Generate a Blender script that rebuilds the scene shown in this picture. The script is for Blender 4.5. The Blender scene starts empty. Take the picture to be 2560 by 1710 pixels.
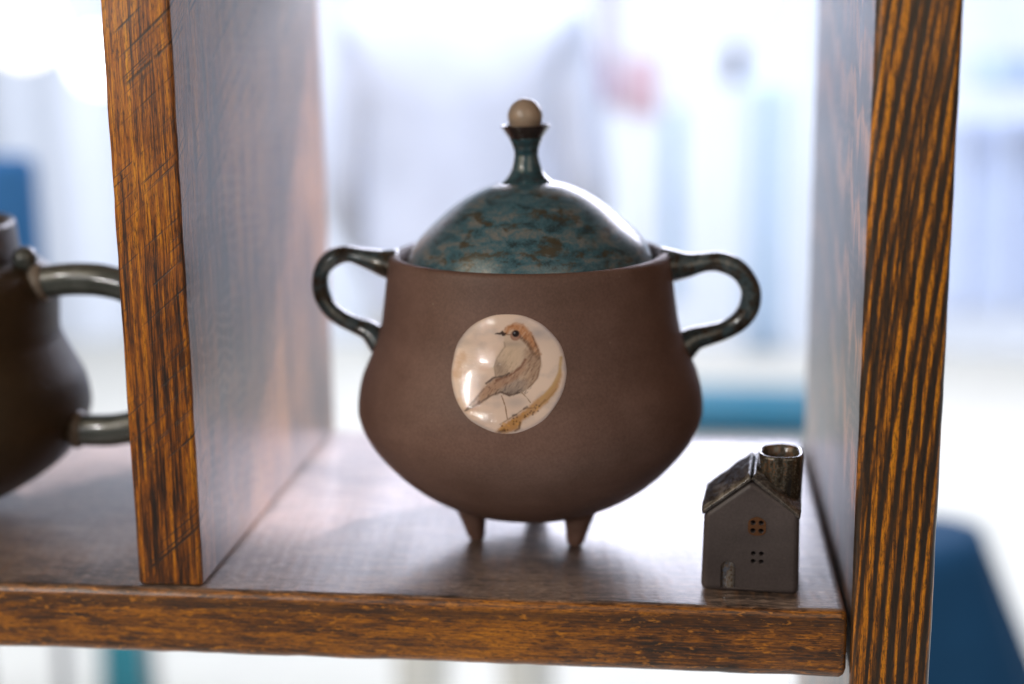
import bpy, bmesh, math, random
import numpy as np
from mathutils import Vector, Matrix, noise as mnoise

sc = bpy.context.scene
COL = sc.collection
rng = np.random.default_rng(7)
random.seed(7)
PI = math.pi
R = math.radians

# ------------------------------------------------------------------ camera
cam_d = bpy.data.cameras.new('camera')
cam = bpy.data.objects.new('camera', cam_d)
COL.objects.link(cam)
cam_d.sensor_width = 36.0
cam_d.lens = 52.79
cam_d.clip_start = 0.02
cam_d.clip_end = 60.0
_right = Vector((0.9935, 0.1124, -0.0108)).normalized()
_fwd = Vector((-0.1117, 0.9709, -0.2118)).normalized()
_up = _right.cross(_fwd).normalized()
_right = _fwd.cross(_up).normalized()
cam.matrix_world = Matrix(((_right.x, _up.x, -_fwd.x, 0.0871),
                           (_right.y, _up.y, -_fwd.y, -0.7721),
                           (_right.z, _up.z, -_fwd.z, 0.3139),
                           (0, 0, 0, 1)))
cam_d.dof.use_dof = True
cam_d.dof.focus_distance = 0.803
cam_d.dof.aperture_fstop = 1.95
cam_d.dof.aperture_blades = 9
sc.camera = cam

# ------------------------------------------------------------------ world and lamps
world = bpy.data.worlds.new('World')
sc.world = world
world.use_nodes = True
bg = world.node_tree.nodes['Background']
bg.inputs['Color'].default_value = (0.80, 0.86, 1.0, 1)
bg.inputs['Strength'].default_value = 0.05

def area_lamp(name, loc, target, sx, sy, power, color):
    d = bpy.data.lights.new(name, 'AREA')
    d.shape = 'RECTANGLE'
    d.size, d.size_y, d.energy, d.color = sx, sy, power, color
    o = bpy.data.objects.new(name, d)
    COL.objects.link(o)
    o.location = loc
    o.rotation_euler = (Vector(target) - Vector(loc)).to_track_quat('-Z', 'Y').to_euler()
    return o

# bright daylight coming into the hall from behind the shelf, high up
area_lamp('hall_window_light', (0.9, 5.3, 1.95), (0.0, 0.2, 0.1), 4.4, 1.5, 225, (0.84, 0.84, 1.0))
# added area lights, unseen, to brighten the person and curtain in the hall
area_lamp('hall_fill_light', (-0.3, 0.75, 2.35), (-0.3, 3.6, -0.5), 6.5, 0.9, 245, (0.72, 0.81, 1.0))
area_lamp('hall_fill_light', (-0.2, 3.3, 2.5), (-0.2, 5.9, -0.4), 4.5, 0.8, 122, (0.72, 0.81, 1.0))
def spot_lamp(name, loc, target, cone, radius, power, color):
    d = bpy.data.lights.new(name, 'SPOT')
    d.spot_size, d.spot_blend, d.shadow_soft_size, d.energy, d.color = cone, 0.5, radius, power, color
    o = bpy.data.objects.new(name, d); COL.objects.link(o)
    o.location = loc
    o.rotation_euler = (Vector(target) - Vector(loc)).to_track_quat('-Z', 'Y').to_euler()
spot_lamp('hall_ceiling_spot', (0.95, 1.85, 2.55), (-0.05, 0.2, 0.1), R(30), 0.14, 760, (0.90, 0.86, 1.0))
# lamp panels in front of the shelf, on the photographer's left
area_lamp('front_lamp_panel', (-1.10, -2.05, 0.74), (-0.03, 0.05, 0.12), 0.20, 0.045, 8, (1.0, 0.98, 0.96))
area_lamp('front_lamp_panel', (-1.42, -1.58, 1.27), (-0.03, 0.05, 0.12), 0.11, 0.06, 8, (0.97, 0.98, 1.0))
# warm soft light on the left and a weaker one on the right
area_lamp('warm_lamp', (-1.7, -0.85, 1.15), (-0.1, 0.0, 0.15), 1.9, 1.9, 24, (1.0, 0.80, 0.54))
area_lamp('warm_lamp', (1.0, -2.1, 1.3), (0.0, 0.0, 0.15), 1.9, 1.9, 13, (1.0, 0.82, 0.62))

sc.view_settings.view_transform = 'Standard'
sc.view_settings.look = 'None'
sc.view_settings.exposure = 0.0
sc.view_settings.gamma = 1.0
sc.view_settings.use_curve_mapping = False
sc.cycles.max_bounces = 8
sc.cycles.use_denoising = True

# ------------------------------------------------------------------ helpers
def srgb(r, g, b):
    f = lambda c: (c / 255 / 12.92) if c / 255 <= 0.04045 else ((c / 255 + 0.055) / 1.055) ** 2.4
    return (f(r), f(g), f(b), 1.0)

def smoothstep(a, b, x):
    t = np.clip((x - a) / (b - a), 0, 1)
    return t * t * (3 - 2 * t)

def mesh_obj(name, verts, faces, mat, parent=None, smooth=True, loc=None):
    me = bpy.data.meshes.new(name)
    me.from_pydata([tuple(v) for v in verts], [], [tuple(f) for f in faces])
    me.validate()
    bm = bmesh.new(); bm.from_mesh(me)
    bmesh.ops.recalc_face_normals(bm, faces=bm.faces)
    bm.to_mesh(me); bm.free()
    if smooth:
        for p in me.polygons: p.use_smooth = True
    o = bpy.data.objects.new(name, me)
    COL.objects.link(o)
    if mat: me.materials.append(mat)
    if parent is not None: o.parent = parent
    if loc is not None: o.location = loc
    return o

def thing(name, label, cat, loc=(0, 0, 0), group=None, rot=(0, 0, 0)):
    o = bpy.data.objects.new(name, None)
    o.empty_display_size = 0.02
    COL.objects.link(o)
    o.location = loc; o.rotation_euler = rot
    return tag(o, label, cat, group)

def tag(o, label, cat, group=None):
    o['label'] = label; o['category'] = cat
    if group: o['group'] = group
    return o

def struct(o):
    o['kind'] = 'structure'
    return o

def catmull(pts, n):
    """resample a polyline with a centripetal-ish Catmull-Rom curve"""
    P = np.array(pts, float)
    P = np.vstack([2 * P[0] - P[1], P, 2 * P[-1] - P[-2]])
    out = []
    seg = len(P) - 3
    for i in range(seg):
        p0, p1, p2, p3 = P[i:i + 4]
        m = max(2, n // seg)
        for t in np.linspace(0, 1, m, endpoint=False):
            out.append(0.5 * ((2 * p1) + (-p0 + p2) * t + (2 * p0 - 5 * p1 + 4 * p2 - p3) * t ** 2
                              + (-p0 + 3 * p1 - 3 * p2 + p3) * t ** 3))
    out.append(P[-2])
    return np.array(out)

def lathe(profile, seg=96, wob=0.0, seed=0.0):
    """profile: list of (r, z); r==0 ends close. returns verts, faces"""
    V, F, rings = [], [], []
    for r, z in profile:
        if r < 1e-6:
            rings.append([len(V)]); V.append((0, 0, z))
        else:
            ring = []
            for k in range(seg):
                a = 2 * PI * k / seg
                rr = r
                if wob:
                    rr += wob * mnoise.noise((math.cos(a) * 1.3 + seed, math.sin(a) * 1.3, z * 14 + seed))
                ring.append(len(V)); V.append((rr * math.cos(a), rr * math.sin(a), z))
            rings.append(ring)
    for A, B in zip(rings[:-1], rings[1:]):
        if len(A) == 1 and len(B) > 1:
            for k in range(seg): F.append((A[0], B[k], B[(k + 1) % seg]))
        elif len(B) == 1 and len(A) > 1:
            for k in range(seg): F.append((A[k], A[(k + 1) % seg], B[0]))
        elif len(A) > 1:
            for k in range(seg): F.append((A[k], A[(k + 1) % seg], B[(k + 1) % seg], B[k]))
    return V, F

def tube(path, radii, seg=20, flat=1.0, wob=0.0, up=None):
    """swept closed tube; flat squeezes the section along the binormal"""
    P = [Vector(p) for p in path]
    n = len(P)
    V, F = [], []
    ref = Vector(up) if up else Vector((0, 1, 0))
    for i, p in enumerate(P):
        t = (P[min(i + 1, n - 1)] - P[max(i - 1, 0)]).normalized()
        b = (ref - t * ref.dot(t)).normalized()
        m = t.cross(b)
        r = radii[i] if hasattr(radii, '__len__') else radii
        for k in range(seg):
            a = 2 * PI * k / seg
            q = p + m * (r * math.cos(a)) + b * (r * flat * math.sin(a))
            if wob: q = q + Vector(mnoise.noise_vector(q * 60)) * wob
            V.append(q)
    for i in range(n - 1):
        for k in range(seg):
            F.append((i * seg + k, i * seg + (k + 1) % seg, (i + 1) * seg + (k + 1) % seg, (i + 1) * seg + k))
    F.append(tuple(range(seg))[::-1]); F.append(tuple((n - 1) * seg + k for k in range(seg)))
    return V, F

def board(name, lo, hi, axis, rad, mat, parent, step=0.008, jit=0.0004, seed=0):
    """a plank: rounded rectangle swept along `axis`, edges slightly uneven"""
    ax = 'xyz'.index(axis)
    o1, o2 = [i for i in range(3) if i != ax]
    a0, a1, b0, b1 = lo[o1], hi[o1], lo[o2], hi[o2]
    sec = []
    q = 6
    for cx, cy, s in ((a1 - rad, b1 - rad, 0), (a0 + rad, b1 - rad, 1), (a0 + rad, b0 + rad, 2), (a1 - rad, b0 + rad, 3)):
        for k in range(q + 1):
            t = (s + k / q) * PI / 2
            sec.append((cx + rad * math.cos(t), cy + rad * math.sin(t)))
    m = len(sec)
    L = hi[ax] - lo[ax]
    st = [(0.0, rad * 0.6), (rad * 0.25, rad * 0.2), (rad * 0.7, 0.0)]
    n = max(3, int((L - 2 * rad) / step))
    st += [(rad + (L - 2 * rad) * k / n, 0.0) for k in range(n + 1)]
    st += [(L - rad * 0.7, 0.0), (L - rad * 0.25, rad * 0.2), (L, rad * 0.6)]
    V, F = [], []
    ca, cb = (a0 + a1) / 2, (b0 + b1) / 2
    for d, ins in st:
        for (x, y) in sec:
            x2 = x - math.copysign(min(ins, abs(x - ca)), x - ca)
            y2 = y - math.copysign(min(ins, abs(y - cb)), y - cb)
            p = [0, 0, 0]; p[ax] = lo[ax] + d; p[o1] = x2; p[o2] = y2
            v = Vector(p)
            nz = Vector(mnoise.noise_vector(v * 45 + Vector((seed, 0, 0)))) * jit + Vector(mnoise.noise_vector(v * 140 + Vector((seed, 3, 0)))) * jit * 0.4
            V.append(v + nz)
    for i in range(len(st) - 1):
        for k in range(m):
            F.append((i * m + k, i * m + (k + 1) % m, (i + 1) * m + (k + 1) % m, (i + 1) * m + k))
    F.append(tuple(range(m))[::-1]); F.append(tuple((len(st) - 1) * m + k for k in range(m)))
    return mesh_obj(name, V, F, mat, parent)

# ------------------------------------------------------------------ materials
class Mat:
    def __init__(self, name):
        self.m = bpy.data.materials.new(name); self.m.use_nodes = True
        self.nt = self.m.node_tree; self.N = self.nt.nodes
        self.b = self.N['Principled BSDF']
        self._tc = None
    def n(self, t, **kw):
        x = self.N.new(t)
        for k, v in kw.items(): setattr(x, k, v)
        return x
    def l(self, a, b): self.nt.links.new(a, b)
    def set(self, **kw):
        for k, v in kw.items(): self.b.inputs[k.replace('_', ' ')].default_value = v
        return self
    def co(self, scale=(1, 1, 1), rot=(0, 0, 0), loc=(0, 0, 0)):
        if self._tc is None: self._tc = self.n('ShaderNodeTexCoord')
        mp = self.n('ShaderNodeMapping')
        self.l(self._tc.outputs['Object'], mp.inputs['Vector'])
        mp.inputs['Scale'].default_value = scale; mp.inputs['Rotation'].default_value = rot; mp.inputs['Location'].default_value = loc
        return mp.outputs['Vector']
    def noise(self, vec, scale=1.0, detail=4.0, rough=0.55, dist=0.0):
        x = self.n('ShaderNodeTexNoise'); self.l(vec, x.inputs['Vector'])
        x.inputs['Scale'].default_value = scale; x.inputs['Detail'].default_value = detail
        x.inputs['Roughness'].default_value = rough; x.inputs['Distortion'].default_value = dist
        return x.outputs['Fac']
    def ramp(self, fac, stops, interp='LINEAR'):
        x = self.n('ShaderNodeValToRGB'); self.l(fac, x.inputs['Fac'])
        x.color_ramp.interpolation = interp
        e = x.color_ramp.elements
        while len(e) < len(stops): e.new(0.5)
        for k, (p, c) in enumerate(stops):
            e[k].position = p
            e[k].color = c if hasattr(c, '__len__') else (c, c, c, 1)
        return x.outputs['Color']
    def math(self, op, a, b=None, clamp=False):
        x = self.n('ShaderNodeMath', operation=op); x.use_clamp = clamp
        for i, v in enumerate((a, b)):
            if v is None: continue
            if hasattr(v, 'links') or hasattr(v, 'is_linked'): self.l(v, x.inputs[i])
            else: x.inputs[i].default_value = v
        return x.outputs[0]
    def mix(self, fac, a, b, mode='MIX'):
        x = self.n('ShaderNodeMix', data_type='RGBA', blend_type=mode)
        for s, v in ((x.inputs['Factor'], fac), (x.inputs['A'], a), (x.inputs['B'], b)):
            if hasattr(v, 'is_linked'): self.l(v, s)
            else:
                s.default_value = v
        # RGBA sockets share names; use indices 6, 7
        return x.outputs['Result'] if False else x.outputs[2]
    def mixc(self, fac, a, b, mode='MIX'):
        x = self.n('ShaderNodeMix', data_type='RGBA', blend_type=mode)
        for s, v in ((x.inputs[0], fac), (x.inputs[6], a), (x.inputs[7], b)):
            if hasattr(v, 'is_linked'): self.l(v, s)
            else: s.default_value = v
        return x.outputs[2]
    def sep(self, vec):
        x = self.n('ShaderNodeSeparateXYZ'); self.l(vec, x.inputs[0]); return x.outputs
    def bump(self, h, strength=0.3, dist=0.001, prev=None):
        x = self.n('ShaderNodeBump'); self.l(h, x.inputs['Height'])
        x.inputs['Strength'].default_value = strength; x.inputs['Distance'].default_value = dist
        if prev is not None: self.l(prev, x.inputs['Normal'])
        return x.outputs['Normal']
    def out(self, color=None, rough=None, normal=None):
        if color is not None: self.l(color, self.b.inputs['Base Color'])
        if rough is not None:
            self.l(rough, self.b.inputs['Roughness'])
        if normal is not None: self.l(normal, self.b.inputs['Normal'])
        return self.m

def wood(name, kind):
    """stained pine. kind: 'divider' (golden, saw marked), 'side' (bold stripes), 'shelf' (grain along x)"""
    M = Mat(name)
    if kind == 'shelf':
        g = lambda s, lo=(0, 0, 0): M.co((s * 0.16, s, s), loc=lo)       # grain runs along x
    else:
        g = lambda s, lo=(0, 0, 0): M.co((s, s, s * 0.07), loc=lo)       # grain runs along z
    low = M.noise(g(22), 1, 2, 0.5)
    fib = M.noise(g(620), 1, 5, 0.65)                                  # fine fibres
    blot = M.noise(g(130, (3, 1, 2)), 1, 4, 0.6, 0.6)                  # stain in the soft grain
    pits = M.noise(M.co((900, 900, 500) if kind != 'shelf' else (500, 900, 900)), 1, 3, 0.6)
    stainv = M.noise(M.co((9, 9, 6), loc=(1.7, 0, 0.4)), 1, 3, 0.5)
    xyz = M.sep(M.co())
    fsc = (260, 1300, 1300) if kind == 'shelf' else (1300, 1300, 200)
    thin = M.noise(M.co((30, 1500, 1500) if kind == 'shelf' else (1500, 1500, 22), loc=(2, 7, 3)), 1, 3, 0.6)
    fleck = M.noise(M.co(fsc, loc=(5, 5, 1)), 1, 4, 0.7)
    if kind == 'side':
        # growth rings: stripes across x that lean with z
        u = M.math('ADD', xyz[0], M.math('MULTIPLY', xyz[2], -0.045))
        u = M.math('ADD', u, M.math('MULTIPLY', xyz[1], 0.03))
        u = M.math('ADD', u, M.math('MULTIPLY', M.math('SUBTRACT', low, 0.5), 0.012))
        u = M.math('ADD', u, M.math('MULTIPLY', M.math('MULTIPLY', xyz[2], xyz[2]), -0.16))
        rv = M.n('ShaderNodeCombineXYZ'); M.l(M.math('MULTIPLY', u, 300), rv.inputs[0]); M.l(M.math('MULTIPLY', xyz[2], 1.2), rv.inputs[2])
        irr = M.noise(rv.outputs[0], 1, 1, 0.5)
        s = M.math('SINE', M.math('ADD', M.math('MULTIPLY', u, 2 * PI / 0.0057), M.math('MULTIPLY', irr, 5.0)))
        s = M.math('ADD', M.math('MULTIPLY', s, 0.34), 0.45)
        s = M.math('ADD', s, M.math('MULTIPLY', M.math('SUBTRACT', irr, 0.5), 0.9))
        vary = M.noise(M.co((300, 60, 3.5), loc=(2, 0, 9)), 1, 2, 0.5)
        s = M.math('ADD', s, M.math('MULTIPLY', M.math('SUBTRACT', vary, 0.5), 1.1))
        s = M.math('ADD', s, M.math('MULTIPLY', M.math('SUBTRACT', blot, 0.5), 0.65))
        s = M.math('ADD', s, M.math('MULTIPLY', M.math('SUBTRACT', fib, 0.5), 0.75))
        s = M.math('ADD', s, M.math('MULTIPLY', M.math('SUBTRACT', thin, 0.5), 1.1))
        col = M.ramp(s, [(0.22, srgb(50, 36, 23)), (0.48, srgb(90, 60, 34)), (0.64, srgb(136, 86, 42)), (0.78, srgb(206, 134, 62)), (1.0, srgb(222, 152, 76))])
        dark = M.ramp(M.math('ADD', M.math('MULTIPLY', pits, 0.6), M.math('MULTIPLY', fib, 0.4)), [(0.34, 0.25), (0.47, 1.0)])
        col = M.mixc(0.85, col, dark, 'MULTIPLY')
        col = M.mixc(0.9, col, M.ramp(fleck, [(0.37, (0.10, 0.09, 0.08, 1)), (0.47, (0.8, 0.8, 0.8, 1)), (0.60, (1.0, 1.0, 1.0, 1)), (0.72, (1.35, 1.3, 1.25, 1))]), 'MULTIPLY')
        rings = s
    elif kind == 'divider':
        u = M.math('ADD', xyz[0], M.math('MULTIPLY', M.math('SUBTRACT', low, 0.5), 0.012))
        u = M.math('ADD', u, M.math('MULTIPLY', xyz[2], 0.012))
        s = M.math('SINE', M.math('MULTIPLY', u, 2 * PI / 0.0052))
        s = M.math('ADD', M.math('MULTIPLY', s, 0.09), 0.38)
        s = M.math('ADD', s, M.math('MULTIPLY', M.math('SUBTRACT', thin, 0.5), 1.3))
        s = M.math('ADD', s, M.math('MULTIPLY', M.math('SUBTRACT', blot, 0.5), 0.95))
        s = M.math('ADD', s, M.math('MULTIPLY', M.math('SUBTRACT', fib, 0.5), 0.85))
        s = M.math('ADD', s, M.math('MULTIPLY', M.math('SUBTRACT', stainv, 0.5), 0.8))
        s = M.math('ADD', s, M.math('MULTIPLY', xyz[2], 0.80))        # paler and more golden higher up the board
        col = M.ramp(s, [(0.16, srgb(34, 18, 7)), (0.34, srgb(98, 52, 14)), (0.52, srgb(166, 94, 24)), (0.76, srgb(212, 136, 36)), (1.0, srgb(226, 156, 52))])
        col = M.mixc(0.85, col, M.ramp(fleck, [(0.37, (0.10, 0.08, 0.06, 1)), (0.47, (0.8, 0.8, 0.8, 1)), (0.60, (1.0, 1.0, 1.0, 1)), (0.72, (1.3, 1.28, 1.2, 1))]), 'MULTIPLY')
        rings = s
    else:
        s = M.math('ADD', M.math('MULTIPLY', M.math('SUBTRACT', blot, 0.5), 0.9), 0.40)
        s = M.math('ADD', s, M.math('MULTIPLY', M.math('SUBTRACT', thin, 0.5), 0.9))
        s = M.math('ADD', s, M.math('MULTIPLY', M.math('SUBTRACT', fib, 0.5), 0.9))
        s = M.math('ADD', s, M.math('MULTIPLY', M.math('SUBTRACT', stainv, 0.5), 0.9))
        s = M.math('ADD', s, M.math('MULTIPLY', xyz[0], -0.45))
        fl = M.noise(M.co((150, 400, 420), rot=(0, R(28), 0)), 1, 3, 0.6)
        flk = M.ramp(fl, [(0.58, 0.0), (0.70, 1.0)])
        col = M.ramp(s, [(0.14, srgb(38, 22, 11)), (0.34, srgb(98, 58, 24)), (0.54, srgb(156, 98, 40)), (0.85, srgb(198, 132, 60)), (1.0, srgb(216, 150, 78))])
        col = M.mixc(0.85, col, M.ramp(fleck, [(0.37, (0.12, 0.10, 0.09, 1)), (0.47, (0.8, 0.8, 0.8, 1)), (0.60, (1.0, 1.0, 1.0, 1)), (0.72, (1.35, 1.3, 1.25, 1))]), 'MULTIPLY')
        band = M.math('ADD', xyz[2], M.math('MULTIPLY', M.math('SUBTRACT', low, 0.5), 0.010))
        col = M.mixc(M.ramp(M.math('MULTIPLY', band, -50.0), [(0.20, 0.0), (0.32, 0.75), (0.48, 0.55), (0.62, 0.0)]), col, srgb(52, 32, 18))
        col = M.mixc(M.math('MULTIPLY', flk, 0.65), col, srgb(214, 156, 104))
        rings = s
    hs0 = M.n('ShaderNodeHueSaturation'); hs0.inputs['Saturation'].default_value = 1.22; hs0.inputs['Value'].default_value = 1.08
    M.l(col, hs0.inputs['Color']); col = hs0.outputs['Color']
    # saw marks
    if kind == 'shelf':
        # cross cuts over the top face, about 7 mm apart
        w = M.math('ADD', xyz[0], M.math('MULTIPLY', xyz[1], 0.10))
        w = M.math('ADD', w, M.math('MULTIPLY', M.math('SUBTRACT', M.noise(M.co((60, 60, 60)), 1, 2, 0.5), 0.5), 0.006))
        w = M.math('SINE', M.math('MULTIPLY', w, 2 * PI / 0.0085))
        msk = M.ramp(M.noise(M.co((40, 70, 40), loc=(4, 0, 0)), 1, 3, 0.6), [(0.35, 0.0), (0.6, 1.0)])
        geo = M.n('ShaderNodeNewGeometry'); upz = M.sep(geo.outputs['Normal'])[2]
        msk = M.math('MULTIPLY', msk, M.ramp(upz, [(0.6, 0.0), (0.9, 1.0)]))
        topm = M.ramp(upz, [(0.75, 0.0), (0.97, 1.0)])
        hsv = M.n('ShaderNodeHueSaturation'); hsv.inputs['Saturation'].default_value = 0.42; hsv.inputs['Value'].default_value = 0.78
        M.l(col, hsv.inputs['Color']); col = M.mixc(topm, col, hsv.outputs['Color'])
        saw = M.math('MULTIPLY', w, msk)
        col = M.mixc(M.math('MULTIPLY', M.ramp(saw, [(0.35, 0.0), (0.9, 1.0)]), 0.22), col, srgb(158, 112, 72))
    else:
        # slanted circular-saw scratches
        k = 1.0 if kind == 'divider' else 0.35
        w = M.math('ADD', M.math('MULTIPLY', xyz[0], -0.85), xyz[2])
        w = M.math('ADD', w, M.math('MULTIPLY', xyz[1], -0.6))
        wn = M.n('ShaderNodeCombineXYZ'); M.l(M.math('MULTIPLY', w, 420), wn.inputs[0])
        M.l(M.math('MULTIPLY', xyz[0], 9), wn.inputs[1]); M.l(M.math('MULTIPLY', xyz[1], 9), wn.inputs[2])
        sw = M.noise(wn.outputs[0], 1, 2, 0.6)
        saw = M.ramp(sw, [(0.34, 0.0), (0.42, 1.0)])
        brk = M.ramp(M.noise(M.co((90, 90, 40), loc=(0, 5, 0)), 1, 3, 0.6), [(0.38, 0.0), (0.52, 1.0)])
        lines = M.math('MULTIPLY', M.math('SUBTRACT', 1.0, saw), brk)
        col = M.mixc(M.math('MULTIPLY', lines, 0.9 * k), col, srgb(30, 18, 10))
        saw = M.math('MULTIPLY', lines, -1.0 * k)
    if kind != 'shelf':
        # band-saw chatter across the wide faces
        bz = M.math('ADD', M.math('MULTIPLY', xyz[2], 2 * PI / 0.0078), M.math('MULTIPLY', M.noise(M.co((60, 45, 30), loc=(1, 1, 1)), 1, 3, 0.6), 16.0))
        bz = M.math('ADD', bz, M.math('MULTIPLY', xyz[1], 25.0))
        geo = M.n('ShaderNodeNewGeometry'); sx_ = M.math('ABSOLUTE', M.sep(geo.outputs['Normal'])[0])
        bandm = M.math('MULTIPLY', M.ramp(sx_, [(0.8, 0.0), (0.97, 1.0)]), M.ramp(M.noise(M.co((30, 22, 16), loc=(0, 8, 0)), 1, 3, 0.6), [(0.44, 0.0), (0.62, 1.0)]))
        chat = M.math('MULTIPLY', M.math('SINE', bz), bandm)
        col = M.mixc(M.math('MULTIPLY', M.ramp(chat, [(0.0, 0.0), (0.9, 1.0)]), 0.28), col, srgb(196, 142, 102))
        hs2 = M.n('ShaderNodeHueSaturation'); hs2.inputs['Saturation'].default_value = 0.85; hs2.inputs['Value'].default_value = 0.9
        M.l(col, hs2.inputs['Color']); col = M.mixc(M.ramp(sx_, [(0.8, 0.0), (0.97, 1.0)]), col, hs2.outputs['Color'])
        nrm = M.bump(chat, 0.3, 0.00018, M.bump(fib, 0.6, 0.0009))
    else:
        nrm = M.bump(fib, 0.5, 0.0006)
    nrm = M.bump(rings, 0.35, 0.0007, nrm)
    nrm = M.bump(saw, 0.5, 0.0003 if kind != 'shelf' else 0.00022, nrm)
    rgh = M.ramp(M.math('ADD', M.math('MULTIPLY', fib, 0.5), M.math('MULTIPLY', low, 0.5)), [(0.3, 0.36), (0.7, 0.52)])
    M.set(Specular_IOR_Level=0.5, Coat_Weight=0.85, Coat_IOR=1.55, Coat_Roughness=0.30)
    return M.out(col, rgh, nrm)

def clay(name, c1, c2, rough=0.55, speck=True, spec=0.35):
    M = Mat(name)
    a = M.noise(M.co((22, 22, 22)), 1, 5, 0.6)
    b = M.noise(M.co((700, 700, 700)), 1, 3, 0.6)
    col = M.ramp(a, [(0.3, c1), (0.7, c2)])
    col = M.mixc(0.4, col, M.ramp(b, [(0.35, 0.5), (0.65, 1.0)]), 'MULTIPLY')
    sm_ = M.noise(M.co((9, 9, 26), loc=(2, 4, 1)), 1, 5, 0.65)
    col = M.mixc(0.5, col, M.ramp(sm_, [(0.36, 0.62), (0.60, 1.0)]), 'MULTIPLY')
    if speck:
        v = M.n('ShaderNodeTexVoronoi'); M.l(M.co((130, 130, 130)), v.inputs['Vector']); v.inputs['Scale'].default_value = 1
        dots = M.ramp(v.outputs['Distance'], [(0.05, 1.0), (0.10, 0.0)])
        pick = M.ramp(M.noise(M.co((60, 60, 60), loc=(3, 3, 3)), 1, 1, 0.5), [(0.60, 0.0), (0.66, 1.0)])
        col = M.mixc(M.math('MULTIPLY', M.math('MULTIPLY', dots, pick), 0.6), col, srgb(150, 128, 112))
    n1 = M.bump(b, 0.22, 0.0004)
    n1 = M.bump(a, 0.25, 0.0012, n1)
    rg = M.ramp(a, [(0.3, rough - 0.05), (0.7, rough + 0.07)])
    M.set(Specular_IOR_Level=spec)
    return M.out(col, rg, n1)

def glaze(name, stops, spot=None, rough=0.12, stretch=(40, 40, 110), spotamt=0.8, fine=500, coat=0.6, spotlo=0.54):
    M = Mat(name)
    a = M.noise(M.co(stretch), 1, 6, 0.62, 0.5)
    f = M.noise(M.co((fine, fine, fine)), 1, 3, 0.65)
    s = M.math('ADD', M.math('MULTIPLY', a, 0.68), M.math('MULTIPLY', f, 0.32))
    col = M.ramp(s, stops)
    if spot:
        sp = M.noise(M.co(tuple(0.8 * q for q in stretch), loc=(7, 2, 5)), 1, 5, 0.70, 0.25)
        sm = M.ramp(sp, [(spotlo, 0.0), (spotlo + 0.08, 1.0)])
        col = M.mixc(M.math('MULTIPLY', sm, spotamt), col, spot)
    nn = M.bump(f, 0.10, 0.0003)
    nn = M.bump(a, 0.15, 0.0008, nn)
    M.set(Roughness=rough, Specular_IOR_Level=0.5, Coat_Weight=coat, Coat_Roughness=0.06)
    return M.out(col, None, nn)

def plain(name, color, rough=0.7, scale=12, amt=0.12, emit=0.0, sheen=0.0):
    M = Mat(name)
    a = M.noise(M.co((scale, scale, scale)), 1, 4, 0.6)
    c2 = tuple(c * (1 - amt) for c in color[:3]) + (1,)
    col = M.ramp(a, [(0.3, c2), (0.7, color)])
    M.set(Roughness=rough, Specular_IOR_Level=0.25)
    if emit:
        M.b.inputs['Emission Color'].default_value = color
        M.b.inputs['Emission Strength'].default_value = emit
    return M.out(col, None, M.bump(a, 0.2, 0.004))

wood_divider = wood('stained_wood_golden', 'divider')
wood_side = wood('stained_wood_striped', 'side')
wood_shelf = wood('stained_wood_shelf', 'shelf')
brown_clay = clay('brown_clay', (0.152, 0.083, 0.064, 1), (0.222, 0.130, 0.106, 1), 0.55)
brown_clay_rim = brown_clay
teal_glaze = glaze('teal_glaze', [(0.38, (0.024, 0.042, 0.050, 1)), (0.45, (0.045, 0.105, 0.135, 1)), (0.50, (0.058, 0.145, 0.190, 1)), (0.55, (0.130, 0.160, 0.168, 1)), (0.63, (0.20, 0.20, 0.19, 1))],
                   (0.066, 0.050, 0.026, 1), rough=0.28, stretch=(72, 72, 150), spotamt=0.85, fine=1100, coat=0.25, spotlo=0.53)
neck_glaze = glaze('neck_glaze', [(0.40, (0.030, 0.048, 0.058, 1)), (0.5, (0.035, 0.095, 0.120, 1)), (0.60, (0.085, 0.13, 0.15, 1))], (0.03, 0.022, 0.018, 1), 0.13, (40, 40, 150), 0.6)
cup_glaze = glaze('cup_glaze', [(0.3, (0.022, 0.013, 0.012, 1)), (0.6, (0.045, 0.026, 0.022, 1)), (0.8, (0.03, 0.04, 0.045, 1))], None, 0.25, (30, 30, 150), coat=0.3)
handle_glaze = glaze('handle_glaze', [(0.40, (0.022, 0.018, 0.014, 1)), (0.47, (0.055, 0.043, 0.032, 1)), (0.53, (0.045, 0.085, 0.105, 1)), (0.60, (0.12, 0.13, 0.13, 1))], (0.055, 0.036, 0.016, 1), 0.22, (70, 70, 70), 0.5)
bead_glaze = glaze('bead_glaze', [(0.3, (0.34, 0.26, 0.19, 1)), (0.5, (0.44, 0.35, 0.27, 1)), (0.7, (0.48, 0.33, 0.23, 1))], None, 0.28, (60, 60, 60), coat=0.2)
house_clay = clay('dark_house_clay', (0.070, 0.057, 0.058, 1), (0.105, 0.086, 0.087, 1), 0.45)
roof_glaze = glaze('roof_glaze', [(0.40, (0.014, 0.013, 0.015, 1)), (0.50, (0.055, 0.046, 0.042, 1)), (0.60, (0.14, 0.12, 0.11, 1))], (0.03, 0.018, 0.008, 1), 0.16, (120, 60, 120), 0.6, 900)
chimney_glaze = glaze('chimney_glaze', [(0.38, (0.018, 0.014, 0.010, 1)), (0.47, (0.045, 0.033, 0.020, 1)), (0.515, (0.10, 0.105, 0.095, 1)), (0.545, (0.19, 0.070, 0.014, 1)), (0.58, (0.08, 0.085, 0.08, 1)), (0.64, (0.03, 0.02, 0.012, 1))], (0.022, 0.018, 0.014, 1), 0.16, (110, 110, 30), 0.7, 900)
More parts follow.
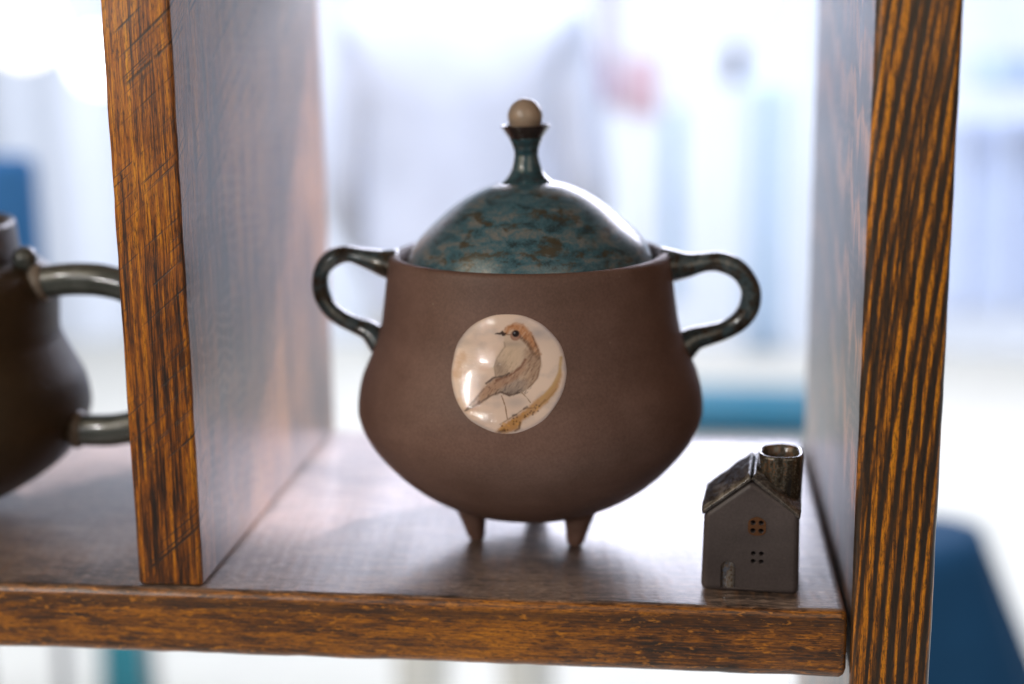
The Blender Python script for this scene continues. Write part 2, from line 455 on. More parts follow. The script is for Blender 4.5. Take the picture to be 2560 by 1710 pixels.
door_glaze = glaze('door_glaze', [(0.42, (0.045, 0.022, 0.010, 1)), (0.475, (0.12, 0.15, 0.20, 1)), (0.505, (0.10, 0.045, 0.012, 1)), (0.545, (0.22, 0.22, 0.21, 1)), (0.58, (0.07, 0.03, 0.010, 1))], None, 0.15, (260, 260, 6))
rust_ring = clay('rust_ring', (0.085, 0.036, 0.014, 1), (0.15, 0.062, 0.022, 1), 0.45, False)
jug_clay = clay('dark_jug_clay', (0.050, 0.034, 0.018, 1), (0.070, 0.048, 0.028, 1), 0.42, False)
jug_neck_mat = clay('jug_neck_clay', (0.075, 0.060, 0.055, 1), (0.10, 0.08, 0.072, 1), 0.35, False)
jug_handle_glaze = glaze('jug_handle_glaze', [(0.38, (0.050, 0.058, 0.054, 1)), (0.5, (0.085, 0.095, 0.088, 1)), (0.62, (0.12, 0.13, 0.125, 1))], None, 0.22, (30, 30, 30))
jug_ring_mat = clay('pale_jug_ring', (0.22, 0.185, 0.15, 1), (0.29, 0.24, 0.195, 1), 0.35, False)

# ------------------------------------------------------------------ setting: floor and pale wall of the hall
FL = -1.15
V = [(-7, -1.6, FL), (7, -1.6, FL), (7, 6.4, FL), (-7, 6.4, FL)]
struct(mesh_obj('floor', V, [(0, 1, 2, 3)], plain('pale_floor', (0.66, 0.63, 0.53, 1), 0.6, 3, 0.10), smooth=False))
# the wall behind: pale curtain with soft folds
xs = np.linspace(-7, 7, 260)
V, F = [], []
for zi, z in enumerate((FL, 0.2, 1.2, 2.6)):
    for x in xs:
        V.append((x, 5.9 + 0.05 * math.sin(x * 7.1) + 0.03 * math.sin(x * 17.3 + 1) + 0.02 * math.sin(x * 3.1 + z), z))
n = len(xs)
for j in range(3):
    for i in range(n - 1): F.append((j * n + i, j * n + i + 1, (j + 1) * n + i + 1, (j + 1) * n + i))
struct(mesh_obj('wall', V, F, plain('white_curtain', (0.80, 0.82, 0.86, 1), 0.9, 2, 0.06)))

# ------------------------------------------------------------------ wooden display shelf
D = 0.336
unit = thing('display_shelf', 'rough stained brown wooden display shelf holding the pottery', 'shelf', (0, 0, FL))
def B(name, lo, hi, axis, rad, mat, label=None, seed=0, jit=0.0004):
    o = board(name, lo, hi, axis, rad, mat, None, seed=seed, jit=jit)
    o.parent = unit; o.location = (0, 0, -FL)
    if label: o['label'] = label
    return o
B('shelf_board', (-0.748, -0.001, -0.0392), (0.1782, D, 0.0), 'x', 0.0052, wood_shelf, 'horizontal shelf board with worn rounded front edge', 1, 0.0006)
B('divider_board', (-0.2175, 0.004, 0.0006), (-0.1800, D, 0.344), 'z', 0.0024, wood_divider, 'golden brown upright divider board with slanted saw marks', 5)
B('side_board', (0.1800, -0.002, FL), (0.2225, D, 0.62), 'z', 0.0042, wood_side, 'upright side board with bold dark and orange grain stripes', 9)
B('side_board', (-0.7900, -0.002, FL), (-0.7500, D, 0.62), 'z', 0.0030, wood_side, None, 13)
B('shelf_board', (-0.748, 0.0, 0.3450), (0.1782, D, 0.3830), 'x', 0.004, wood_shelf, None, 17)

# ------------------------------------------------------------------ lidded pot
PX, PY = -0.0037, 0.1118
pot = thing('lidded_pot', 'large brown clay pot with two handles, teal domed lid and bird medallion', 'pot', (PX, PY, 0))
outer = [(0.0, 0.017), (0.0292, 0.0191), (0.046, 0.0234), (0.0568, 0.0277), (0.0652, 0.0322), (0.0722, 0.0367), (0.0782, 0.0414),
         (0.0836, 0.0462), (0.0884, 0.0513), (0.0928, 0.0565), (0.0968, 0.0620), (0.1003, 0.0681), (0.1032, 0.0750), (0.1046, 0.0815),
         (0.1044, 0.0883), (0.1033, 0.0962), (0.1012, 0.1040), (0.0982, 0.1110), (0.0948, 0.1190), (0.0916, 0.1270), (0.0895, 0.1352),
         (0.0881, 0.1440), (0.0862, 0.1566), (0.0844, 0.1680), (0.0834, 0.1735)]
outer = [(r_, z_ - 0.0016 * max(0.0, min(1.0, (0.05 - z_) / 0.03))) for r_, z_ in outer]
prof_body = [tuple(p) for p in catmull(outer[1:], 96)]
rim = [(0.0828, 0.1752), (0.0814, 0.1763), (0.0796, 0.1765), (0.0780, 0.1758), (0.0770, 0.1742), (0.0764, 0.170), (0.0762, 0.160), (0.082, 0.135), (0.094, 0.10), (0.096, 0.08), (0.06, 0.036), (0.0, 0.026)]
Vb, Fb = lathe([(0.0, 0.0152)] + prof_body + rim, 144, 0.0010, 2.0)
Vb = [(x * (1 + 0.0004 * math.sin(z * 900 + 2 * math.sin(z * 130))), y * (1 + 0.0004 * math.sin(z * 900 + 2 * math.sin(z * 130))), z) for x, y, z in Vb]
mesh_obj('body', Vb, Fb, brown_clay, pot)

_bz = np.array([p[1] for p in prof_body]); _br = np.array([p[0] for p in prof_body])
_o = np.argsort(_bz)
def body_r(z): return float(np.interp(z, _bz[_o], _br[_o]))

# legs: three stubby cones
for k, adeg in enumerate((-154, -36, 90)):
    a = R(adeg)
    rr = 0.0375
    base = Vector((rr * math.cos(a), rr * math.sin(a), 0))
    tip_r = 0.0355
    prof = catmull([(0.0, 0.0), (0.0030, 0.0002), (0.0050, 0.0016), (0.0064, 0.007), (0.0077, 0.0130), (0.0092, 0.0185), (0.0112, 0.026)], 30)
    V, F = lathe([(max(p[0], 0.0), p[1]) for p in prof] + [(0.0, 0.027)], 28, 0.0004, k * 3.0)
    V = [Vector(v) for v in V]
    lean = Vector((math.cos(a), math.sin(a), 0)) * 0.004
    V = [v + base + lean * (v.z / 0.026 - 0.5) for v in V]
    mesh_obj('leg', V, F, brown_clay, pot)

# handles in the plane facing the camera (slightly turned)
vx, vy = 0.0871 - PX, -0.7721 - PY
_d = math.hypot(vx, vy)
rt = Vector((-vy / _d, vx / _d, 0))                # to the right as seen from the camera
inw = Vector((-vx / _d, -vy / _d, 0))
def handle(pts, rad, flat, turn):
    P = catmull(pts, 84)
    path = [rt * p[0] + inw * (turn * (abs(p[0]) - 0.08)) + Vector((0, 0, p[1])) for p in P]
    n = len(path)
    rr = []
    for i in range(n):
        t = i / (n - 1)
        e = max(0, 1 - t / 0.24) ** 1.5 * 0.95 + max(0, (t - 0.84) / 0.16) ** 2 * 0.75
        rr.append(rad * (1 + e) * (1 + 0.05 * math.sin(t * 23) + 0.05 * mnoise.noise((t * 9, rad * 900, 1.0))))
    return mesh_obj('handle', *tube(path, rr, 24, flat, 0.0003, up=tuple(inw)), handle_glaze, pot)
Lh = [(-0.0800, 0.1690), (-0.0880, 0.1705), (-0.0983, 0.1733), (-0.1085, 0.1757), (-0.1176, 0.1733), (-0.1240, 0.1670), (-0.1263, 0.1586), (-0.1250, 0.1497), (-0.1205, 0.1417), (-0.1135, 0.1360), (-0.1048, 0.1320), (-0.0970, 0.1285), (-0.0900, 0.1215)]
Rh = [(0.0790, 0.1672), (0.0860, 0.1674), (0.0940, 0.1676), (0.1034, 0.1691), (0.1128, 0.1696), (0.1216, 0.1668), (0.1278, 0.1615), (0.1318, 0.1541), (0.1324, 0.1473), (0.1305, 0.1399), (0.1250, 0.1330), (0.1172, 0.1282), (0.1084, 0.1252), (0.0990, 0.1225), (0.0910, 0.1170)]
handle(Lh, 0.0052, 1.4, 0.10)
handle(Rh, 0.0061, 1.2, -0.06)

# lid: dome with a stem, a small cup and a bead
lid = bpy.data.objects.new('lid', None); COL.objects.link(lid); lid.parent = pot
lid.location = (0, 0, 0.172); lid.rotation_euler = (0, R(-1.1), 0)
dome = catmull([(0.0750, -0.010), (0.0748, -0.004), (0.0722, 0.0030), (0.0688, 0.0096), (0.0632, 0.0165), (0.0552, 0.0240), (0.0458, 0.0318), (0.0352, 0.0388), (0.0250, 0.0436), (0.0170, 0.0460)], 64)
pts = [(0.0, -0.012), (0.06, -0.0125)] + [tuple(p) for p in dome] + [(0.0, 0.0455)]
mesh_obj('dome', *lathe(pts, 112, 0.0007, 5.0), teal_glaze, lid)
stem = catmull([(0.0172, 0.0452), (0.0142, 0.0472), (0.0113, 0.0500), (0.0092, 0.0535), (0.0078, 0.0580), (0.0070, 0.0622), (0.0074, 0.0655), (0.0086, 0.0690), (0.0100, 0.0722)], 48)
mesh_obj('stem', *lathe([(0.0, 0.043)] + [tuple(p) for p in stem] + [(0.0, 0.0725)], 56, 0.0004, 8.0), neck_glaze, lid)
cup = [(0.0, 0.0700)] + [tuple(p) for p in catmull([(0.0088, 0.0705), (0.0104, 0.0730), (0.0124, 0.0760), (0.0141, 0.0785), (0.0146, 0.0792), (0.0142, 0.0797), (0.0130, 0.0792), (0.0105, 0.0780), (0.004, 0.0765)], 48)] + [(0.0, 0.0763)]
mesh_obj('cup', *lathe(cup, 56, 0.0003, 3.0), cup_glaze, lid)
br = 0.0104
bead = [(0.0, 0.0848 - br)] + [(br * math.sin(t), 0.0848 - br * math.cos(t)) for t in np.linspace(0.08, PI - 0.08, 40)] + [(0.0, 0.0848 + br * 0.985)]
mesh_obj('bead', *lathe(bead, 56, 0.0003, 6.0), bead_glaze, lid)

# medallion: glazed disc following the belly, bird painted on it
def paint_bird(U, Vv):
    """U right, Vv down, both about -1..1. Returns linear rgb."""
    X = 905 + U * 605; Y = 800 + Vv * 605                      # sketch coordinates
    def fbm(sx, sy, seed):
        r = np.zeros_like(X)
        for o in range(4):
            k = 2 ** o
            r += np.array([mnoise.noise((float(a) * sx * k + seed, float(b) * sy * k - seed, seed)) for a, b in zip(X, Y)]) / k
        return r
    n1 = fbm(0.004, 0.006, 1.3); n2 = fbm(0.03, 0.03, 4.1)
    wob = 9 * n2
    C = np.empty(X.shape + (3,))
    def lin(c): return np.array(srgb(*c)[:3])
    base = lin((226, 202, 188)); C[:] = base
    def over(mask, c, a=1.0):
        nonlocal C
        m = (np.clip(mask, 0, 1) * a)[:, None]
        C = C * (1 - m) + lin(c) * m
    over(smoothstep(0.0, 0.7, n1), (190, 174, 170), 0.5)
    over(smoothstep(0.0, 0.5, -n1) * smoothstep(900, 350, X), (206, 168, 140), 0.8)
    over(np.exp(-((X - 1210) / 110) ** 2 - ((Y - 390) / 60) ** 2), (150, 146, 156), 0.6)
    over(np.exp(-((X - 1010) / 130) ** 2 - ((Y - 1080) / 60) ** 2), (172, 160, 160), 0.6)
    over(np.exp(-((X - 430) / 110) ** 2 - ((Y - 500) / 60) ** 2), (176, 160, 152), 0.6)
    def poly(pts, soft):
        P = np.array(pts, float); ins = np.zeros(X.shape, bool); dmin = np.full(X.shape, 1e9)
        for i in range(len(P)):
            x1, y1 = P[i]; x2, y2 = P[(i + 1) % len(P)]
            c = ((y1 > Y) != (y2 > Y)) & (X < (x2 - x1) * (Y - y1) / (y2 - y1 + 1e-9) + x1); ins ^= c
            t = np.clip(((X - x1) * (x2 - x1) + (Y - y1) * (y2 - y1)) / ((x2 - x1) ** 2 + (y2 - y1) ** 2), 0, 1)
            dmin = np.minimum(dmin, np.hypot(X - x1 - t * (x2 - x1), Y - y1 - t * (y2 - y1)))
        s = np.where(ins, dmin, -dmin) + wob
        return smoothstep(-soft, soft, s)
    def stroke(pts, w, soft=6):
        d = np.full(X.shape, 1e9)
        for (x1, y1), (x2, y2) in zip(pts[:-1], pts[1:]):
            t = np.clip(((X - x1) * (x2 - x1) + (Y - y1) * (y2 - y1)) / ((x2 - x1) ** 2 + (y2 - y1) ** 2), 0, 1)
            d = np.minimum(d, np.hypot(X - x1 - t * (x2 - x1), Y - y1 - t * (y2 - y1)))
        return 1 - smoothstep(w - soft, w + soft, d + wob * 0.5)
    al = -0.55 * X + 0.8 * Y; ac = 0.8 * X + 0.55 * Y
    n3 = np.array([mnoise.noise((float(a) * 0.012, float(b) * 0.05, 2.0)) + 0.6 * mnoise.noise((float(a) * 0.03, float(b) * 0.12, 7.0)) for a, b in zip(al, ac)])
    body = [(862, 370), (905, 305), (985, 285), (1070, 310), (1130, 375), (1190, 480), (1230, 600), (1240, 720), (1215, 830), (1150, 930), (1050, 985), (940, 1020), (860, 990), (760, 1030), (600, 1140), (500, 1195), (490, 1180), (600, 1060), (700, 920), (790, 850), (770, 740), (800, 640), (865, 560), (875, 480)]
    over(poly(body, 14), (206, 182, 164), 0.95)
    over(poly([(870, 480), (1000, 500), (1060, 600), (1000, 760), (860, 820), (780, 760), (810, 640)], 40), (206, 182, 160), 0.8)
    over(poly([(1080, 560), (1200, 560), (1235, 720), (1200, 840), (1100, 930), (960, 980), (900, 930), (1040, 860), (1100, 720)], 40), (170, 140, 120), 0.8)
    over(poly([(860, 860), (1000, 830), (1120, 880), (1060, 980), (930, 1015), (850, 980)], 35), (160, 146, 140), 0.7)
    cap = [(858, 385), (900, 310), (985, 285), (1070, 310), (1130, 375), (1190, 480), (1235, 610), (1200, 640), (1140, 560), (1080, 480), (1030, 420), (960, 350), (890, 400)]
    over(poly(cap, 24), (190, 132, 92), 0.9)
    over(poly(cap, 24) * smoothstep(0.0, 0.5, n2), (140, 84, 50), 0.5)
    over(stroke([(1030, 430), (1100, 490), (1160, 590), (1215, 650)], 18, 16), (92, 60, 42), 0.75)
    over(stroke([(1150, 420), (1210, 560), (1238, 700), (1205, 850), (1120, 945)], 7, 8), (110, 76, 56), 0.8)
    bm_ = poly(body, 14)
    over(bm_ * smoothstep(0.0, 0.6, n3) * smoothstep(480, 760, Y), (112, 90, 80), 0.42)
    over(bm_ * smoothstep(0.0, 0.6, -n3), (222, 196, 172), 0.35)
    over(bm_ * smoothstep(1000, 1220, X) * smoothstep(420, 700, Y), (136, 100, 76), 0.55)
    over(bm_ * smoothstep(0.05, 0.5, n3) * smoothstep(1040, 1180, X), (96, 68, 52), 0.5)
    over(bm_ * smoothstep(860, 1000, Y) * smoothstep(700, 860, X), (116, 104, 100), 0.5)
    # wing and tail
    over(poly([(1100, 660), (1070, 720), (960, 810), (800, 850), (700, 920), (560, 1110), (500, 1185), (640, 1110), (760, 1010), (860, 940), (1000, 860), (1090, 760)], 26), (164, 124, 100), 0.7)
    over(bm_ * smoothstep(0.05, 0.45, n3) * smoothstep(980, 880, X) * smoothstep(840, 940, Y), (92, 66, 54), 0.6)
    over(stroke([(1085, 660), (1040, 740), (940, 815), (800, 870)], 12, 10), (112, 66, 48), 0.8)
    over(stroke([(930, 800), (860, 830), (770, 850), (700, 905)], 10, 8), (66, 52, 52), 0.9)
    over(stroke([(490, 1188), (640, 1100), (760, 1020), (850, 985), (940, 1015), (1040, 985)], 8, 7), (96, 76, 70), 0.85)
    over(stroke([(500, 1180), (590, 1070), (680, 960)], 7, 7), (110, 82, 70), 0.7)
    rs = np.random.default_rng(3)
    for k in range(46):                                   # feather strokes
        t = rs.uniform(0, 1); x0 = 820 + 330 * t + rs.uniform(-40, 40); y0 = 660 + 180 * rs.uniform(0, 1) + 40 * t
        L = rs.uniform(30, 80)
        over(stroke([(x0, y0), (x0 - 0.55 * L, y0 + L * 0.8)], 2.2, 4), (118, 94, 82) if k % 3 else (214, 192, 172), 0.4)
    for k in range(40):                                   # downy edge along the belly
        x0 = rs.uniform(800, 1160); y0 = 980 - (x0 - 960) ** 2 * 0.0006 + rs.uniform(-30, 20)
        over(stroke([(x0, y0), (x0 - 25, y0 + 22)], 2.5, 4), (84, 72, 70), 0.5)
    over(stroke([(870, 480), (880, 530), (850, 570), (800, 650), (775, 740), (795, 840)], 6, 9), (128, 110, 102), 0.6)
    over(bm_ * np.exp(-((X - 830) / 70) ** 2 - ((Y - 760) / 90) ** 2), (140, 122, 112), 0.7)
    over(bm_ * np.exp(-((X - 950) / 120) ** 2 - ((Y - 500) / 30) ** 2), (166, 150, 142), 0.6)
    # beak, eye
    over(poly([(770, 402), (850, 370), (885, 385), (880, 410), (855, 425), (840, 408)], 7), (52, 38, 36), 0.95)
    over(stroke([(880, 398), (950, 405)], 5, 6), (80, 54, 44), 0.7)
    over(1 - smoothstep(48, 58, np.hypot((X - 982), (Y - 412) * 0.95)), (150, 106, 90), 0.8)
    over(1 - smoothstep(30, 40, np.hypot(X - 984, Y - 394)), (40, 34, 36), 0.98)
    over(1 - smoothstep(6, 12, np.hypot(X - 972, Y - 386)), (150, 150, 160), 0.6)
    # legs
    over(stroke([(862, 1020), (905, 1120), (930, 1240)], 5, 5), (128, 92, 62), 0.85)
    over(stroke([(1060, 985), (1110, 1030), (1150, 1080)], 5, 5), (134, 104, 80), 0.8)
    # twig and leaf
    over(poly([(800, 1400), (870, 1320), (960, 1250), (1060, 1190), (1180, 1080), (1300, 990), (1400, 860), (1435, 770), (1450, 820), (1420, 960), (1330, 1080), (1200, 1190), (1080, 1260), (1040, 1350), (900, 1410)], 22), (178, 128, 70), 0.9)
    over(stroke([(1260, 1060), (1370, 930), (1430, 790), (1445, 650)], 16, 14), (186, 148, 92), 0.8)
    over(stroke([(860, 1300), (930, 1255), (1010, 1200), (1100, 1140), (1230, 1130), (1300, 1060)], 6, 7), (104, 70, 34), 0.6)
    over(stroke([(1240, 1120), (1330, 1050), (1400, 960)], 7, 8), (140, 104, 40), 0.6)
    for k in range(46):
        x0 = rs.uniform(860, 1260); y0 = 1360 - (x0 - 850) * 0.62 + rs.uniform(-50, 50)
        over(1 - smoothstep(3, 16, np.hypot(X - x0, Y - y0)), (84, 52, 26) if k % 2 else (206, 154, 88), 0.7)
    over(stroke([(850, 1385), (900, 1360)], 16, 12), (92, 58, 18), 0.8)
    over(stroke([(1060, 1280), (1050, 1340), (1010, 1365)], 10, 8), (104, 74, 40), 0.8)
    over(stroke([(1090, 1145), (1120, 1125)], 10, 8), (70, 50, 44), 0.7); over(stroke([(985, 1210), (1020, 1200)], 10, 8), (70, 56, 50), 0.7)
    # rim reflection painted into the colour, strongest at lower left
    rho = np.hypot(U, Vv)
    edge = smoothstep(0.90, 1.0, rho + 0.03 * n1)
    over(edge * smoothstep(0.1, -0.6, U + (-Vv) * 0.3), (150, 140, 142), 0.6)
    over(edge * smoothstep(0.0, 0.6, U), (196, 182, 190), 0.5)
    return C
NG = 170
g = np.linspace(-1, 1, NG)
A, Bq = np.meshgrid(g, g)
# concentric square-to-disc map
with np.errstate(divide='ignore', invalid='ignore'):
    big = np.abs(A) > np.abs(Bq)
    rad_ = np.where(big, A, Bq)
    phi = np.where(big, (PI / 4) * (Bq / np.where(A == 0, 1, A)), PI / 2 - (PI / 4) * (A / np.where(Bq == 0, 1, Bq)))
U = (rad_ * np.cos(phi)).ravel(); W_ = (rad_ * np.sin(phi)).ravel()
cols = paint_bird(U, W_)
rho = np.hypot(U, W_); ang = np.arctan2(W_, U)
out_w = 1 + 0.003 * np.sin(ang * 5 + 1) + 0.003 * np.sin(ang * 9) + 0.002 * np.sin(ang * 14 + 2)
verts = []
for u, w, r_ in zip(U * out_w, W_ * out_w, rho):
    z = 0.1240 - w * 0.0314
    rr = body_r(z)
    a = R(-1.9) + u * 0.0328 / rr
    lump = 0.00012 * mnoise.noise((u * 2.0, w * 2.0, 4.0)) + 0.00002 * mnoise.noise((u * 6, w * 6, 1.0))
    h = -0.0003 + 0.0013 * (1 - min(r_, 1) ** 20) ** 0.6 + lump
    verts.append(((rr + h) * math.sin(a), -(rr + h) * math.cos(a), z))
faces = [(j * NG + i, j * NG + i + 1, (j + 1) * NG + i + 1, (j + 1) * NG + i) for j in range(NG - 1) for i in range(NG - 1)]
M = Mat('painted_medallion_glaze')
at = M.n('ShaderNodeAttribute', attribute_name='paint')
f1 = M.noise(M.co((900, 900, 900)), 1, 3, 0.7)
f2 = M.noise(M.co((130, 130, 130)), 1, 3, 0.5)
nn = M.bump(f1, 0.40, 0.00022); nn = M.bump(f2, 0.12, 0.0004, nn)
M.set(Roughness=0.09, Specular_IOR_Level=0.4, Coat_Weight=0.2, Coat_Roughness=0.05)
med_mat = M.out(at.outputs['Color'], None, nn)
med = mesh_obj('medallion', verts, faces, med_mat, pot)
med['label'] = 'round glazed cream medallion with a painted brown bird on a twig'
at_ = med.data.color_attributes.new('paint', 'FLOAT_COLOR', 'POINT')
buf = np.ones((len(verts), 4), np.float32); buf[:, :3] = cols
at_.data.foreach_set('color', buf.ravel())

# ------------------------------------------------------------------ little clay house
HX, HY = 0.1265, 0.0215
house = thing('house_figurine', 'tiny dark clay house with glossy roof, fat chimney and arched door', 'figurine', (HX, HY, 0), rot=(0, 0, R(-4.6)))
hw, hd, eh, ap = 0.0268, 0.046, 0.0470, 0.0655
def bool_cut(o, cutters):
    for c in cutters:
        md = o.modifiers.new('cut', 'BOOLEAN'); md.object = c; md.operation = 'DIFFERENCE'; md.solver = 'EXACT'
    dg = bpy.context.evaluated_depsgraph_get(); dg.update()
    me = bpy.data.meshes.new_from_object(o.evaluated_get(dg))
    o.modifiers.clear(); o.data = me
    for c in cutters:
        bpy.data.objects.remove(c, do_unlink=True)
bm = bmesh.new()
sec = [(-hw, 0.0), (hw, 0.0), (hw - 0.0006, eh + 0.001), (-0.0003, ap - 0.0004), (-hw + 0.0012, eh - 0.0015)]
fr = [bm.verts.new((x, 0, z)) for x, z in sec]; bk = [bm.verts.new((x, hd, z)) for x, z in sec]
bm.faces.new(fr[::-1]); bm.faces.new(bk)
for i in range(5): bm.faces.new((fr[i], fr[(i + 1) % 5], bk[(i + 1) % 5], bk[i]))
bmesh.ops.recalc_face_normals(bm, faces=bm.faces)
bmesh.ops.bevel(bm, geom=[e for e in bm.edges], offset=0.0038, segments=7, profile=0.5, affect='EDGES')
me = bpy.data.meshes.new('wall'); bm.to_mesh(me); bm.free()
hwall = bpy.data.objects.new('wall', me); COL.objects.link(hwall); me.materials.append(house_clay)
def cutter(verts, faces): return mesh_obj('cutter', verts, faces, None, None, False)
cuts = []
WIN = [(0.0035, 0.0390), (0.0040, 0.0210)]
for (cx, cz) in WIN:
    for dx in (-0.0022, 0.0022):
        for dz in (-0.0023, 0.0023):
            V, F = [], []
            s = 16
            for yv in (-0.003, 0.007):
                for k in range(s):
                    a = 2 * PI * k / s; V.append((cx + dx + 0.00150 * math.cos(a), yv, cz + dz + 0.00150 * math.sin(a)))
            for k in range(s): F.append((k, (k + 1) % s, s + (k + 1) % s, s + k))
            F.append(tuple(range(s))[::-1]); F.append(tuple(range(s, 2 * s)))
            cuts.append(cutter(V, F))
# arched doorway
def arch(w, h, base, n=14):
    return [(-w, base), (w, base)] + [(w * math.cos(t), h - w + w * math.sin(t)) for t in np.linspace(0, PI, n)]
dcx = -0.0118
A1 = arch(0.0041, 0.0182, 0.0022)
s = len(A1)
V = [(dcx + x, yv, z) for yv in (-0.003, 0.0030) for x, z in A1]
F = [(k, (k + 1) % s, s + (k + 1) % s, s + k) for k in range(s)] + [tuple(range(s))[::-1], tuple(range(s, 2 * s))]
cuts.append(cutter(V, F))
bool_cut(hwall, cuts)
for p_ in hwall.data.polygons: p_.use_smooth = p_.area < 2e-4 and abs(p_.normal.y) < 0.98
hwall.parent = house
# door: convex glazed leaf inside the recess
V, F = [], []
nx, nz = 12, 20
for j in range(nz + 1):
    for i in range(nx + 1):
        tx = -1 + 2 * i / nx; zz = 0.0024 + (0.0178 - 0.0024) * j / nz
        wmax = 0.0039 if zz < 0.0178 - 0.0039 else math.sqrt(max(0.0039 ** 2 - (zz - (0.0178 - 0.0039)) ** 2, 1e-9))
        V.append((dcx + tx * wmax, 0.0027 - 0.0016 * (1 - tx * tx) * (1 - (j / nz) ** 4), zz))
for j in range(nz):
    for i in range(nx):
        F.append((j * (nx + 1) + i, j * (nx + 1) + i + 1, (j + 1) * (nx + 1) + i + 1, (j + 1) * (nx + 1) + i))
mesh_obj('door', V, F, door_glaze, house)
# rust coloured window surround with the four holes left open
def surround(cx, cz, R0, mat, th=0.0007):
    n = 48; V, F = [], []
    holes = [(cx + dx, cz + dz) for dx in (-0.0022, 0.0022) for dz in (-0.0023, 0.0023)]
    bm = bmesh.new()
    ring = [bm.verts.new((cx + R0 * (1 + 0.08 * math.cos(4 * t + 0.5 * PI * 2)) * math.cos(t), 0, cz + R0 * 1.02 * (1 - 0.05 * math.sin(3 * t)) * math.sin(t))) for t in np.linspace(0, 2 * PI, n, endpoint=False)]
    f = bm.faces.new(ring)
    ex = bmesh.ops.extrude_face_region(bm, geom=[f])
    for v in [q for q in ex['geom'] if isinstance(q, bmesh.types.BMVert)]: v.co.y -= th
    bmesh.ops.translate(bm, verts=bm.verts, vec=(0, 0.0003, 0))
    bmesh.ops.recalc_face_normals(bm, faces=bm.faces)
    me = bpy.data.meshes.new('window'); bm.to_mesh(me); bm.free()
    o = bpy.data.objects.new('window', me); COL.objects.link(o); me.materials.append(mat)
    cs = []
    for (x, z) in holes:
        V = [(x + 0.00150 * math.cos(2 * PI * k / 16), yv, z + 0.00150 * math.sin(2 * PI * k / 16)) for yv in (-0.004, 0.004) for k in range(16)]
        F = [(k, (k + 1) % 16, 16 + (k + 1) % 16, 16 + k) for k in range(16)] + [tuple(range(16))[::-1], tuple(range(16, 32))]
        cs.append(cutter(V, F))
    bool_cut(o, cs); o.parent = house
    o['label'] = 'rust brown window patch pierced by four holes'
surround(WIN[0][0], WIN[0][1], 0.0053, rust_ring)
# roof: two thick slopes with combed grooves running front to back
def slope(side):
    V, F = [], []
    nu, nv = 44, 110
    e = Vector((side * (hw - 0.0004), 0, eh - 0.0022)); r = Vector((0.0, 0, ap + 0.0006))
    nrm = Vector((side * (ap - eh), 0, hw)).normalized()
    y0, y1 = 0.0002, hd + 0.0006
    for layer in (0, 1):
        for j in range(nv + 1):
            for i in range(nu + 1):
                t = i / nu
                y = y0 + (y1 - y0) * j / nv
                p = e.lerp(r, t)
                edge = min(1.0, min(t, 1.06 - t) / 0.05 + 0.25) * min(1.0, min(j, nv - j) / 8 + 0.35)
                th = 0.0030 * edge + (0.00016 * math.sin(y * 2 * PI / 0.0024 + 3 * mnoise.noise((t * 3, y * 60, 0))) + 0.0006 * mnoise.noise((t * 5, y * 160, side * 3))) * (edge > 0.9)
                p = p + nrm * (th if layer else -0.0004)
                V.append((p.x, y, p.z))
    m = (nu + 1) * (nv + 1)
    for j in range(nv):
        for i in range(nu):
            a = j * (nu + 1) + i
            F.append((m + a, m + a + 1, m + a + nu + 2, m + a + nu + 1)); F.append((a, a + nu + 1, a + nu + 2, a + 1))
    for i in range(nu):
        for j in (0, nv):
            a = j * (nu + 1) + i; F.append((a, a + 1, m + a + 1, m + a))
    for j in range(nv):
        for i in (0, nu):
            a = j * (nu + 1) + i; b = a + nu + 1; F.append((a, b, m + b, m + a))
    return mesh_obj('roof', V, F, roof_glaze, house)
slope(-1); slope(1)
# chimney: fat rounded square tube, hollow, set on the right slope
def sq(rx, ry, n=40, p=3.2):
    out = []
    for k in range(n):
        t = 2 * PI * k / n; c, s_ = math.cos(t), math.sin(t)
        q = (abs(c) ** p + abs(s_) ** p) ** (-1 / p)
        out.append((rx * q * c, ry * q * s_))
    return out
cxm, cym = 0.0150, 0.0255
CS = 1.12
rings = [(0.0100, 0.0105, 0.046), (0.0106, 0.0112, 0.0560), (0.0109, 0.0115, 0.0655), (0.0111, 0.0117, 0.0735), (0.0112, 0.0118, 0.0752), (0.0109, 0.0115, 0.0764), (0.0102, 0.0108, 0.0768), (0.0092, 0.0096, 0.0764), (0.0085, 0.0089, 0.0752), (0.0081, 0.0085, 0.070), (0.0078, 0.0082, 0.058)]
V, F = [], []
for rx, ry, z in rings:
    for x, y in sq(rx * CS, ry * 1.28, 40, 2.7):
        q = Vector((cxm + x, cym + y, z - 0.0012)); q += Vector(mnoise.noise_vector(q * 120)) * 0.0004; V.append(q)
for i in range(len(rings) - 1):
    for k in range(40): F.append((i * 40 + k, i * 40 + (k + 1) % 40, (i + 1) * 40 + (k + 1) % 40, (i + 1) * 40 + k))
F.append(tuple(range(40))[::-1]); F.append(tuple((len(rings) - 1) * 40 + k for k in range(40)))
mesh_obj('chimney', V, F, chimney_glaze, house)

